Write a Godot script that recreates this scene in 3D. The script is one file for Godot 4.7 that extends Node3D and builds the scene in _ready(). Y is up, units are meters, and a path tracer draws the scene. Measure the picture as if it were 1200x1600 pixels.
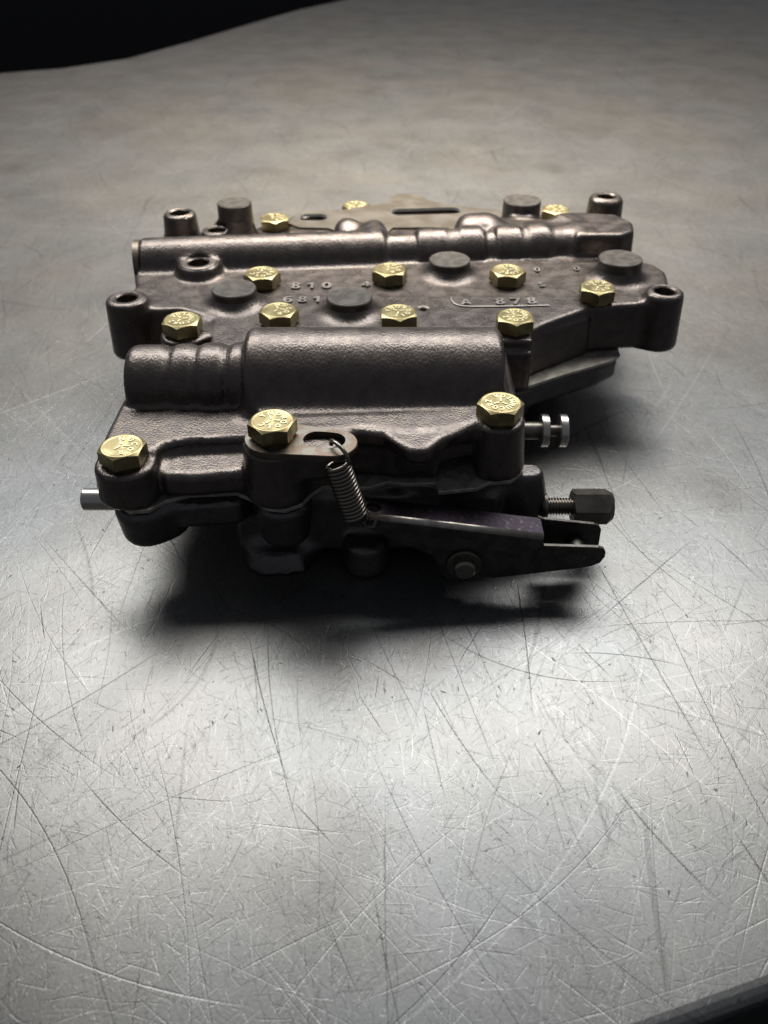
extends Node3D
# A cast valve body with yellow zinc bolts on a scratched steel workbench, lit by shop lamps.
# Shapes are given in millimetres and committed in metres. x right, y up, z towards the viewer.

const MM := 0.001
var rng := RandomNumberGenerator.new()
var cast_mat: StandardMaterial3D
var lower_mat: StandardMaterial3D
var machined_mat: StandardMaterial3D
var gasket_mat: StandardMaterial3D
var plate_mat: StandardMaterial3D
var zinc_mat: StandardMaterial3D
var stamp_mat: StandardMaterial3D
var bracket_mat: StandardMaterial3D
var spring_mat: StandardMaterial3D
var lever_mat: StandardMaterial3D
var tint_mat: StandardMaterial3D
var steel_mat: StandardMaterial3D
var dark_steel_mat: StandardMaterial3D
var table_mat: StandardMaterial3D
var black_mat: StandardMaterial3D
var lit_mark_mat: StandardMaterial3D
var edge_mat: StandardMaterial3D

func _ready() -> void:
	rng.seed = 20240611
	_camera_and_light()
	_materials()
	_table()
	_valve_body()

# ------------------------------------------------------------------ camera, light
func _camera_and_light() -> void:
	var cam := Camera3D.new()
	cam.name = "camera"
	add_child(cam)
	var at := CameraAttributesPhysical.new()
	at.frustum_focal_length = 20.25
	at.frustum_near = 0.01
	at.frustum_far = 100.0
	at.frustum_focus_distance = 0.255
	at.exposure_aperture = 12.0
	cam.attributes = at
	cam.fov = 61.3
	cam.position = Vector3(0, 0.193, 0.27)
	cam.rotation_degrees = Vector3(-38, 0, 0)
	cam.current = true
	var we := WorldEnvironment.new()
	we.name = "environment"
	var env := Environment.new()
	env.background_mode = Environment.BG_COLOR
	env.background_color = Color(0.108, 0.113, 0.128).linear_to_srgb()
	env.tonemap_mode = Environment.TONE_MAPPER_LINEAR
	env.tonemap_exposure = 1.0
	env.sdfgi_enabled = true
	env.ssao_enabled = true
	env.ssil_enabled = true
	we.environment = env
	add_child(we)
	# the shop light hanging above and behind the part
	var main := AreaLight3D.new()
	main.name = "work_lamp"
	main.area_size = Vector2(0.75, 0.19)
	main.position = Vector3(0.0, 0.42, -0.25)
	add_child(main)
	main.look_at(Vector3(0.0, 0.0, -0.05), Vector3(0, 0, -1))
	main.light_color = Color(1.0, 0.99, 0.97)
	main.light_energy = 0.49
	main.area_range = 4.0
	main.shadow_enabled = true
	# a warmer lamp farther along the bench
	var warm := AreaLight3D.new()
	warm.name = "bench_lamp"
	warm.area_size = Vector2(0.30, 0.20)
	warm.position = Vector3(0.02, 0.42, -0.34)
	add_child(warm)
	warm.look_at(Vector3(0.02, 0.0, -0.84), Vector3(0, 0, -1))
	warm.light_color = Color(1.0, 0.94, 0.86)
	warm.light_energy = 2.1
	warm.area_range = 4.0
	warm.shadow_enabled = true

# ------------------------------------------------------------------ materials
func lin(r: float, g: float, b: float) -> Color:
	return Color(r, g, b).linear_to_srgb()

func mat(n: String, c: Color, metal: float, rough: float) -> StandardMaterial3D:
	var m := StandardMaterial3D.new()
	m.resource_name = n
	m.albedo_color = c
	m.metallic = metal
	m.roughness = rough
	return m

func noise(freq: float, octaves: int, sd: int, kind := FastNoiseLite.TYPE_SIMPLEX_SMOOTH) -> FastNoiseLite:
	var n := FastNoiseLite.new()
	n.noise_type = kind
	n.frequency = freq
	n.seed = sd
	n.fractal_type = FastNoiseLite.FRACTAL_FBM
	n.fractal_octaves = octaves
	return n

func noise_tex(n: FastNoiseLite, size: int, as_normal: bool, bump: float, ramp: Gradient = null) -> NoiseTexture2D:
	var t := NoiseTexture2D.new()
	t.width = size
	t.height = size
	t.seamless = true
	t.noise = n
	t.as_normal_map = as_normal
	t.bump_strength = bump
	if ramp:
		t.color_ramp = ramp
	return t

func ramp2(a: Color, b: Color, lo := 0.25, hi := 0.75) -> Gradient:
	var g := Gradient.new()
	g.set_offset(0, lo)
	g.set_color(0, a)
	g.set_offset(1, hi)
	g.set_color(1, b)
	return g

func triplanar(m: StandardMaterial3D, per_metre: float) -> void:
	m.uv1_triplanar = true
	m.uv1_world_triplanar = true
	m.uv1_scale = Vector3.ONE * per_metre

func _materials() -> void:
	var grain := noise_tex(noise(0.055, 3, 5), 512, true, 5.0)
	var patch := noise_tex(noise(0.012, 5, 9), 512, false, 1.0, ramp2(Color(0.90, 0.89, 0.90), Color(1, 0.99, 0.97), 0.3, 0.7))
	var patch_r := noise_tex(noise(0.006, 5, 13), 512, false, 1.0, ramp2(Color(0.74, 0.74, 0.74), Color(1, 1, 1), 0.25, 0.65))
	cast_mat = mat("oiled_cast_iron", lin(0.134, 0.120, 0.113), 0.90, 0.425)
	cast_mat.albedo_texture = patch
	cast_mat.roughness_texture = patch_r
	cast_mat.normal_enabled = true
	cast_mat.normal_texture = grain
	cast_mat.normal_scale = 0.33
	triplanar(cast_mat, 31.0)
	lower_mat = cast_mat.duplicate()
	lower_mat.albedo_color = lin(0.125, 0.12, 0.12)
	var fine := noise_tex(noise(0.2, 3, 21), 256, true, 3.0)
	var wear := noise_tex(noise(0.012, 5, 23), 512, false, 1.0, ramp2(Color(0.84, 0.83, 0.81), Color(1, 1, 1), 0.3, 0.7))
	machined_mat = mat("machined_boss_face", lin(0.115, 0.108, 0.10), 0.75, 0.45)
	machined_mat.albedo_texture = wear
	machined_mat.normal_enabled = true
	machined_mat.normal_texture = fine
	machined_mat.normal_scale = 0.08
	triplanar(machined_mat, 30.0)
	gasket_mat = mat("separator_steel", lin(0.46, 0.44, 0.40), 0.6, 0.5)
	gasket_mat.albedo_texture = wear
	gasket_mat.normal_enabled = true
	gasket_mat.normal_texture = fine
	gasket_mat.normal_scale = 0.3
	triplanar(gasket_mat, 30.0)
	plate_mat = mat("machined_face", lin(0.20, 0.188, 0.168), 0.88, 0.42)
	var grime := noise_tex(noise(0.006, 5, 51), 512, false, 1.0, ramp2(Color(0.86, 0.84, 0.81), Color(1, 1, 1), 0.25, 0.75))
	plate_mat.albedo_texture = grime

	triplanar(plate_mat, 20.0)
	zinc_mat = mat("yellow_zinc", lin(0.43, 0.375, 0.21), 1.0, 0.38)
	var tarnish := noise_tex(noise(0.006, 4, 27), 256, false, 1.0, ramp2(Color(0.78, 0.77, 0.76), Color(1, 1, 0.98), 0.3, 0.7))
	zinc_mat.albedo_texture = tarnish
	zinc_mat.normal_enabled = true
	zinc_mat.normal_texture = fine
	zinc_mat.normal_scale = 0.015
	triplanar(zinc_mat, 45.0)
	stamp_mat = mat("raised_zinc_mark", lin(0.72, 0.66, 0.42), 0.7, 0.5)  # paler than the heads: the gleam on the raised marks is painted in
	var rust := noise_tex(noise(0.02, 4, 31), 256, false, 1.0, ramp2(Color(0.85, 0.78, 0.73), Color(0.9, 0.9, 0.88), 0.35, 0.65))
	bracket_mat = mat("tinted_bracket_steel", lin(0.20, 0.19, 0.175), 0.95, 0.42)
	bracket_mat.albedo_texture = rust
	bracket_mat.normal_enabled = true
	bracket_mat.normal_texture = fine
	bracket_mat.normal_scale = 0.05
	triplanar(bracket_mat, 36.0)
	spring_mat = mat("spring_wire", lin(0.22, 0.20, 0.175), 0.95, 0.32)
	lever_mat = mat("black_oxide_lever", lin(0.10, 0.095, 0.09), 0.9, 0.42)
	lever_mat.albedo_texture = wear
	lever_mat.normal_enabled = true
	lever_mat.normal_texture = fine
	lever_mat.normal_scale = 0.06
	triplanar(lever_mat, 25.0)
	var scuff := noise_tex(noise(0.035, 5, 41, FastNoiseLite.TYPE_PERLIN), 256, false, 1.0, ramp2(Color(0.60, 0.56, 0.68), Color(1.0, 0.95, 0.9), 0.55, 0.85))
	tint_mat = mat("heat_tinted_flange", lin(0.088, 0.081, 0.08), 0.9, 0.42)
	tint_mat.albedo_texture = scuff
	triplanar(tint_mat, 70.0)
	steel_mat = mat("ground_steel", lin(0.50, 0.48, 0.45), 1.0, 0.3)
	steel_mat.normal_enabled = true
	steel_mat.normal_texture = fine
	steel_mat.normal_scale = 0.1
	triplanar(steel_mat, 60.0)
	dark_steel_mat = mat("dark_hardened_steel", lin(0.17, 0.16, 0.145), 0.95, 0.38)
	dark_steel_mat.albedo_texture = wear
	triplanar(dark_steel_mat, 25.0)
	black_mat = mat("dark_floor", lin(0.012, 0.012, 0.013), 0.0, 0.9)
	black_mat.metallic_specular = 0.1
	edge_mat = mat("bend_highlight", lin(0.46, 0.44, 0.41), 0.95, 0.36)  # brighter steel paints the highlight that runs along the lever's bend
	edge_mat.albedo_texture = wear
	triplanar(edge_mat, 40.0)
	lit_mark_mat = cast_mat.duplicate()
	lit_mark_mat.albedo_color = lin(0.27, 0.26, 0.25)  # paler than the casting: light caught by the raised marks, put into the colour
	lit_mark_mat.normal_enabled = false
	lit_mark_mat.roughness = 0.5
	_table_material()

# scratched stainless sheet: fine cross scratches, long gouges, short nicks, smudges
func _table_material() -> void:
	var n := 2048
	var micro := noise(0.16, 3, 91).get_seamless_image(n, n)
	micro.convert(Image.FORMAT_RF)
	var height := micro.get_data().to_float32_array()
	for i in n * n:
		height[i] *= 0.05
	var tone := noise(0.0032, 6, 71).get_seamless_image(n, n)
	tone.convert(Image.FORMAT_L8)
	var alb := tone.get_data()
	var rgh_img := noise(0.0016, 3, 77).get_seamless_image(n, n)
	rgh_img.convert(Image.FORMAT_L8)
	# squeeze the tone image into a narrow band by a lookup
	var lut := PackedByteArray()
	lut.resize(256)
	for i in 256:
		lut[i] = int(clampf(174.0 + (i - 128) * 0.09, 0, 255))
	for i in n * n:
		alb[i] = lut[alb[i]]
	var dens := noise(0.0035, 3, 83)
	# dense short strokes of handling wear
	for k in 150000:
		var a0 := rng.randf() * TAU if rng.randf() < 0.6 else PI / 2 + rng.randfn(0.0, 0.5)
		var d0 := rng.randfn(0.0, 0.065)
		var px := rng.randf() * n
		var py := rng.randf() * n
		if dens.get_noise_2d(px, py) < rng.randf() * 0.9 - 0.6:
			continue
		_scratch(height, alb, n, px, py, a0, 3.0 + 13.0 * rng.randf() * rng.randf(), d0, 0.0, int(d0 * 340.0), 1)
	# fine scratches in every direction
	for k in 70000:
		var ang := rng.randf() * TAU
		if rng.randf() < 0.4:
			ang = PI / 2 + rng.randfn(0.0, 0.35)
		var length := 8.0 + 60.0 * pow(rng.randf(), 2.5)
		var depth := -(0.02 + 0.12 * pow(rng.randf(), 2.5)) * (1.0 if rng.randf() < 0.7 else -0.8)
		_scratch(height, alb, n, rng.randf() * n, rng.randf() * n, ang, length, depth, rng.randfn(0, 0.004), int(rng.randfn(-3.0, 15.0)), 1)
	# longer scratches and gouges
	for k in 900:
		var ang2 := PI / 2 + rng.randfn(-0.22, 0.4)
		if rng.randf() < 0.35:
			ang2 = rng.randf() * TAU
		var dark := -int(6 + 60 * pow(rng.randf(), 2.0)) if rng.randf() < 0.55 else int(6 + 26 * pow(rng.randf(), 2.0))
		_scratch(height, alb, n, rng.randf() * n, rng.randf() * n, ang2, 90.0 + 560.0 * pow(rng.randf(), 2.0), -0.06 - 0.30 * pow(rng.randf(), 2.0), rng.randfn(0, 0.0008), dark, 1)
	# a few deep dark drag marks
	for k in 80:
		_scratch(height, alb, n, rng.randf() * n, rng.randf() * n, PI / 2 + rng.randfn(-0.25, 0.18), 60.0 + 420.0 * pow(rng.randf(), 1.5), -0.3, rng.randfn(0, 0.0007), -int(35 + 45 * rng.randf()), 1)
	# faint arcs left by turning things on the sheet
	for k in 26:
		_scratch(height, alb, n, rng.randf() * n, rng.randf() * n, rng.randf() * TAU, 400.0 + 900.0 * rng.randf(), -0.04, (1.0 if rng.randf() < 0.5 else -1.0) / (300.0 + 700.0 * rng.randf()), int(5 + 9 * rng.randf()), 1 if rng.randf() < 0.4 else 2)
	for k in 46:
		var wide := 2 + int(rng.randf() * 3.0)
		_scratch(height, alb, n, rng.randf() * n, rng.randf() * n, rng.randf() * TAU, 500.0 + 900.0 * rng.randf(), 0.0, (1.0 if rng.randf() < 0.5 else -1.0) * rng.randf() / 380.0, int(6 + 12 * rng.randf()), wide)
	# smudges and stains
	for k in 90:
		var sx := rng.randf() * n
		var sy := rng.randf() * n
		var sa := rng.randf() * TAU
		for j in 30:
			_scratch(height, alb, n, sx + rng.randfn(0, 26), sy + rng.randfn(0, 26), sa + rng.randfn(0, 0.35), 20.0 + 50.0 * rng.randf(), 0.0, rng.randfn(0, 0.01), -int(3 + 8 * rng.randf()), 3)
	# broad rubbed streaks
	for k in 320:
		var ra := PI / 2 + rng.randfn(0.1, 0.6) if rng.randf() < 0.6 else rng.randf() * TAU
		_scratch(height, alb, n, rng.randf() * n, rng.randf() * n, ra, 80.0 + 260.0 * rng.randf(), 0.0, rng.randfn(0, 0.002), int(clampf(rng.randfn(-2.0, 11.0), -30.0, 9.0)), 3 + int(rng.randf() * 6.0))
	# nicks
	for k in 500:
		_scratch(height, alb, n, rng.randf() * n, rng.randf() * n, PI / 2 + rng.randfn(0, 0.7), 3.0 + 10.0 * rng.randf(), -0.45, 0.0, -int(20 + 60 * rng.randf()), 1 if rng.randf() < 0.7 else 2)
	# rows of little tool marks
	for k in 7:
		var bx := rng.randf() * n
		var by := rng.randf() * n
		var tilt := rng.randfn(0, 0.25)
		for j in 9 + k:
			_scratch(height, alb, n, bx + j * 11.0, by + j * 11.0 * tilt, PI / 2 + 0.2, 8.0, -0.5, 0.0, -55, 1)
	var him := Image.create_from_data(n, n, false, Image.FORMAT_RF, height.to_byte_array())
	him.bump_map_to_normal_map(2.2)
	var aim := Image.create_from_data(n, n, false, Image.FORMAT_L8, alb)
	# worn sheet is not one colour: bluish, straw and brown tints in patches
	var tint := Image.create_empty(256, 256, false, Image.FORMAT_RGBA8)
	var hue := noise(0.012, 4, 101)
	var stain := noise(0.02, 5, 103)
	for y in 256:
		for x in 256:
			# blend the four wrapped copies so that the tile has no seam
			var u := x / 256.0
			var w := y / 256.0
			var h := 0.0
			var g := 0.0
			for q in [[0, 0, (1 - u) * (1 - w)], [256, 0, u * (1 - w)], [0, 256, (1 - u) * w], [256, 256, u * w]]:
				h += hue.get_noise_2d(x - q[0], y - q[1]) * q[2]
				g += stain.get_noise_2d(x - q[0], y - q[1]) * q[2]
			var c := Color(0.60, 0.68, 0.74).lerp(Color(0.74, 0.67, 0.54), clampf(h * 2.2 + 0.45, 0, 1))
			var dirt := clampf((g - 0.12) * 3.0, 0, 1)
			c = c.lerp(Color(0.40, 0.37, 0.34), dirt)
			c.a = 0.08 + 0.08 * dirt
			tint.set_pixel(x, y, c)
	tint.resize(n, n, Image.INTERPOLATE_CUBIC)
	aim.convert(Image.FORMAT_RGBA8)
	aim.blend_rect(tint, Rect2i(0, 0, n, n), Vector2i.ZERO)
	aim.convert(Image.FORMAT_RGB8)
	table_mat = mat("scratched_stainless", lin(0.50, 0.508, 0.512), 0.88, 0.53)
	table_mat.albedo_texture = ImageTexture.create_from_image(aim)
	table_mat.normal_enabled = true
	table_mat.normal_texture = ImageTexture.create_from_image(him)
	table_mat.normal_scale = 0.5
	var rl := PackedByteArray()
	rl.resize(256)
	for i in 256:
		rl[i] = int(clampf(205.0 + (i - 128) * 0.05, 0, 255))
	var rd := rgh_img.get_data()
	for i in n * n:
		rd[i] = rl[rd[i]]
	table_mat.roughness_texture = ImageTexture.create_from_image(Image.create_from_data(n, n, false, Image.FORMAT_L8, rd))
	table_mat.roughness_texture_channel = BaseMaterial3D.TEXTURE_CHANNEL_RED

func _scratch(height: PackedFloat32Array, alb: PackedByteArray, n: int, x: float, y: float, ang: float, length: float, depth: float, bend: float, dark: int, wide: int) -> void:
	var steps := int(length)
	for i in steps:
		var fade := minf(1.0, minf(i, steps - i) / (0.25 * length + 1.0))
		var xi := posmod(int(x), n)
		var yi := posmod(int(y), n)
		for w in wide:
			var p := yi * n + posmod(xi + w, n)
			height[p] = height[p] + depth * fade
			if dark != 0:
				alb[p] = clampi(alb[p] + int(dark * fade), 20, 255)
		x += cos(ang)
		y += sin(ang)
		ang += bend + 0.0

# ------------------------------------------------------------------ setting
func _table() -> void:
	var edge := PackedVector2Array()   # metres, in plan
	for p in [[-900, 490], [600, 24], [900, -400], [900, -1700], [250, -1700], [20, -1390], [-57.7, -1226.4], [-118, -1134.8], [-169.1, -1027.4], [-229.8, -891.5], [-282.5, -789.3], [-338.5, -739.2], [-397.5, -714.1], [-470, -690], [-620, -600], [-800, -300]]:
		edge.append(Vector2(p[0], p[1]) * MM)
	var st := SurfaceTool.new()
	st.begin(Mesh.PRIMITIVE_TRIANGLES)
	var idx := Geometry2D.triangulate_polygon(edge)
	st.set_smooth_group(-1)
	for k in range(0, idx.size(), 3):
		var a := edge[idx[k]]
		var b := edge[idx[k + 1]]
		var c := edge[idx[k + 2]]
		if (b - a).cross(c - a) < 0:
			var t := b
			b = c
			c = t
		for q in [a, b, c]:
			st.set_uv(Vector2(q.x, q.y) / 0.4)
			st.add_vertex(Vector3(q.x, 0, q.y))
	# rolled edge: a quarter round of 4 mm and a skirt
	var prof := [[0.0, 0.0], [0.0015, -0.0002], [0.0028, -0.0008], [0.0038, -0.0018], [0.0044, -0.003], [0.0046, -0.0046], [0.0046, -0.018]]
	var m := edge.size()
	for i in m:
		var a2 := edge[i]
		var b2 := edge[(i + 1) % m]
		var na := _out(edge, i)
		var nb := _out(edge, (i + 1) % m)
		for j in prof.size() - 1:
			var p0 := Vector3(a2.x + na.x * prof[j][0], prof[j][1], a2.y + na.y * prof[j][0])
			var p1 := Vector3(b2.x + nb.x * prof[j][0], prof[j][1], b2.y + nb.y * prof[j][0])
			var p2 := Vector3(b2.x + nb.x * prof[j + 1][0], prof[j + 1][1], b2.y + nb.y * prof[j + 1][0])
			var p3 := Vector3(a2.x + na.x * prof[j + 1][0], prof[j + 1][1], a2.y + na.y * prof[j + 1][0])
			var out := Vector3(na.x, 0.5, na.y)
			for tri in [[p0, p1, p2], [p0, p2, p3]]:
				var nn: Vector3 = (tri[1] - tri[0]).cross(tri[2] - tri[0])
				var order := [0, 1, 2] if nn.dot(out) < 0 else [0, 2, 1]
				for o in order:
					var v: Vector3 = tri[o]
					st.set_uv(Vector2(v.x, v.z - v.y) / 0.4)
					st.add_vertex(v)
	st.generate_normals()
	st.generate_tangents()
	struct_mesh("table_top", st.commit(), table_mat)
	var fl := PlaneMesh.new()
	fl.size = Vector2(60, 60)
	var f := struct_mesh("floor", fl, black_mat)
	f.position = Vector3(0, -0.9, -1.0)

func _out(poly: PackedVector2Array, i: int) -> Vector2:
	var m := poly.size()
	var d := (poly[(i + 1) % m] - poly[(i + m - 1) % m]).normalized()
	var o := Vector2(d.y, -d.x)
	if Geometry2D.is_point_in_polygon(poly[i] + o * 0.01, poly):
		o = -o
	return o

func struct_mesh(n: String, mesh: Mesh, m: Material) -> MeshInstance3D:
	var o := MeshInstance3D.new()
	o.name = n
	o.mesh = mesh
	o.material_override = m
	o.set_meta("kind", "structure")
	add_child(o, true)
	return o

# ------------------------------------------------------------------ distance field casting
# primitives: kind, operation (0 union, 1 cut), softness k, parameters
var pk := PackedInt32Array()
var pop := PackedInt32Array()
var psoft := PackedFloat32Array()
var par := PackedFloat32Array()      # 12 per primitive
var grids: Array[PackedFloat32Array] = []
const GX0 := -126.0
const GZ0 := -216.0
const GN := 2.0
const GW := 130
const GH := 155
const CELL := 1.2
const BS := 8
var fx0 := -114.0
var fy0 := 0.0
var fz0 := -212.0
var nbx := 0
var nby := 0
var nbz := 0
var block_out: Array = []

func field_reset(x0: float, y0: float, z0: float, x1: float, y1: float, z1: float) -> void:
	pk.clear()
	pop.clear()
	psoft.clear()
	par.clear()
	grids.clear()
	fx0 = x0
	fy0 = y0
	fz0 = z0
	nbx = int(ceil((x1 - x0) / (CELL * BS)))
	nby = int(ceil((y1 - y0) / (CELL * BS)))
	nbz = int(ceil((z1 - z0) / (CELL * BS)))

func prim(kind: int, op: int, k: float, v: Array) -> void:
	pk.append(kind)
	pop.append(op)
	psoft.append(k)
	for i in 12:
		par.append(float(v[i]) if i < v.size() else 0.0)

func post(x: float, z: float, y0: float, y1: float, rb: float, rt: float, rnd := 1.0, k := 2.5, op := 0) -> void:
	prim(0, op, k, [x, z, y0, y1, rb, rt, rnd])

func rod(ax: float, ay: float, az: float, bx: float, by: float, bz: float, r: float, rnd := 1.0, k := 2.5, op := 0) -> void:
	prim(1, op, k, [ax, ay, az, bx, by, bz, r, rnd])

func block(x: float, y: float, z: float, hx: float, hy: float, hz: float, yaw := 0.0, rnd := 1.0, k := 2.5, op := 0) -> void:
	prim(3, op, k, [x, y, z, hx, hy, hz, cos(deg_to_rad(yaw)), sin(deg_to_rad(yaw)), rnd])

func lump(x: float, y: float, z: float, rx: float, ry: float, rz: float, k := 3.0, op := 0) -> void:
	prim(4, op, k, [x, y, z, rx, ry, rz])

func slab(outline: Array, y0: float, y1: float, rnd := 1.2, draft := 0.0, k := 2.0, op := 0) -> void:
	grids.append(poly_grid(outline))
	prim(2, op, k, [grids.size() - 1, y0, y1, rnd, draft])

func poly_grid(outline: Array) -> PackedFloat32Array:
	var g := PackedFloat32Array()
	g.resize(GW * GH)
	var m := outline.size()
	var xs := PackedFloat32Array()
	var zs := PackedFloat32Array()
	for p in outline:
		xs.append(p[0])
		zs.append(p[1])
	for j in GH:
		var z := GZ0 + j * GN
		for i in GW:
			var x := GX0 + i * GN
			var best := 1e9
			var inside := false
			var b := m - 1
			for a in m:
				var ax := xs[a]
				var az := zs[a]
				var ex := xs[b] - ax
				var ez := zs[b] - az
				var wx := x - ax
				var wz := z - az
				var t := clampf((wx * ex + wz * ez) / (ex * ex + ez * ez), 0.0, 1.0)
				var dx := wx - ex * t
				var dz := wz - ez * t
				var dd := dx * dx + dz * dz
				if dd < best:
					best = dd
				if (az > z) != (zs[b] > z) and x < ex * (z - az) / ez + ax:
					inside = not inside
				b = a
			g[j * GW + i] = -sqrt(best) if inside else sqrt(best)
	return g

func prim_dist(i: int, x: float, y: float, z: float) -> float:
	var o := i * 12
	match pk[i]:
		0:
			var y0 := par[o + 2]
			var y1 := par[o + 3]
			var rnd := par[o + 6]
			var t := clampf((y - y0) / (y1 - y0), 0.0, 1.0)
			var dx := x - par[o]
			var dz := z - par[o + 1]
			var qx := sqrt(dx * dx + dz * dz) - lerpf(par[o + 4], par[o + 5], t) + rnd
			var qy := absf(y - (y0 + y1) * 0.5) - (y1 - y0) * 0.5 + rnd
			if qx > 0.0 and qy > 0.0:
				return sqrt(qx * qx + qy * qy) - rnd
			return maxf(qx, qy) - rnd
		1:
			var ax := par[o]
			var ay := par[o + 1]
			var az := par[o + 2]
			var ex := par[o + 3] - ax
			var ey := par[o + 4] - ay
			var ez := par[o + 5] - az
			var rn := par[o + 7]
			var ll := sqrt(ex * ex + ey * ey + ez * ez)
			var wx := x - ax
			var wy := y - ay
			var wz := z - az
			var s := (wx * ex + wy * ey + wz * ez) / ll
			var qr := sqrt(maxf(0.0, wx * wx + wy * wy + wz * wz - s * s)) - par[o + 6] + rn
			var ql := absf(s - ll * 0.5) - ll * 0.5 + rn
			if qr > 0.0 and ql > 0.0:
				return sqrt(qr * qr + ql * ql) - rn
			return maxf(qr, ql) - rn
		2:
			var g := grids[int(par[o])]
			var gx := clampf((x - GX0) / GN, 0.0, GW - 1.001)
			var gz := clampf((z - GZ0) / GN, 0.0, GH - 1.001)
			var ix := int(gx)
			var iz := int(gz)
			var u := gx - ix
			var v := gz - iz
			var q := iz * GW + ix
			var py0 := par[o + 1]
			var py1 := par[o + 2]
			var pr := par[o + 3]
			var d := (g[q] * (1.0 - u) + g[q + 1] * u) * (1.0 - v) + (g[q + GW] * (1.0 - u) + g[q + GW + 1] * u) * v
			d += (y - py0) * par[o + 4] + pr
			var h := absf(y - (py0 + py1) * 0.5) - (py1 - py0) * 0.5 + pr
			if d > 0.0 and h > 0.0:
				return sqrt(d * d + h * h) - pr
			return maxf(d, h) - pr
		3:
			var cx := x - par[o]
			var cz := z - par[o + 2]
			var cs := par[o + 6]
			var sn := par[o + 7]
			var br := par[o + 8]
			var bx := absf(cx * cs - cz * sn) - par[o + 3] + br
			var by := absf(y - par[o + 1]) - par[o + 4] + br
			var bz := absf(cx * sn + cz * cs) - par[o + 5] + br
			var mx := maxf(bx, 0.0)
			var my := maxf(by, 0.0)
			var mz := maxf(bz, 0.0)
			return sqrt(mx * mx + my * my + mz * mz) + minf(maxf(bx, maxf(by, bz)), 0.0) - br
		_:
			var lx := (x - par[o]) / par[o + 3]
			var ly := (y - par[o + 1]) / par[o + 4]
			var lz := (z - par[o + 2]) / par[o + 5]
			var k0 := sqrt(lx * lx + ly * ly + lz * lz)
			lx /= par[o + 3]
			ly /= par[o + 4]
			lz /= par[o + 5]
			var k1 := sqrt(lx * lx + ly * ly + lz * lz)
			return k0 * (k0 - 1.0) / maxf(k1, 1e-6)

func field(list: PackedInt32Array, x: float, y: float, z: float) -> float:
	var d := 1e3
	for i in list:
		var e := prim_dist(i, x, y, z)
		var k := psoft[i]
		if pop[i] == 0:
			var h := k - absf(d - e)
			d = minf(d, e)
			if h > 0.0:
				d -= h * h / (4.0 * k)
		else:
			e = -e
			var h2 := k - absf(d - e)
			d = maxf(d, e)
			if h2 > 0.0:
				d += h2 * h2 / (4.0 * k)
	return d

func eval_block(bi: int) -> void:
	var bx := bi % nbx
	var by := (bi / nbx) % nby
	var bz := bi / (nbx * nby)
	var span := CELL * BS
	var x0 := fx0 + bx * span
	var y0 := fy0 + by * span
	var z0 := fz0 + bz * span
	var reach := span * 0.866 + CELL * 1.8
	var list := PackedInt32Array()
	for i in pk.size():
		if prim_dist(i, x0 + span * 0.5, y0 + span * 0.5, z0 + span * 0.5) < reach * 1.15 + psoft[i]:
			list.append(i)
	var out := PackedFloat32Array()
	var c := field(list, x0 + span * 0.5, y0 + span * 0.5, z0 + span * 0.5) if list.size() else 1e3
	if absf(c) > reach * 1.15:
		out.append(c)
	else:
		out.resize(BS * BS * BS)
		var q := 0
		for k in BS:
			for j in BS:
				for i in BS:
					out[q] = field(list, x0 + i * CELL, y0 + j * CELL, z0 + k * CELL)
					q += 1
	block_out[bi] = out

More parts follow.
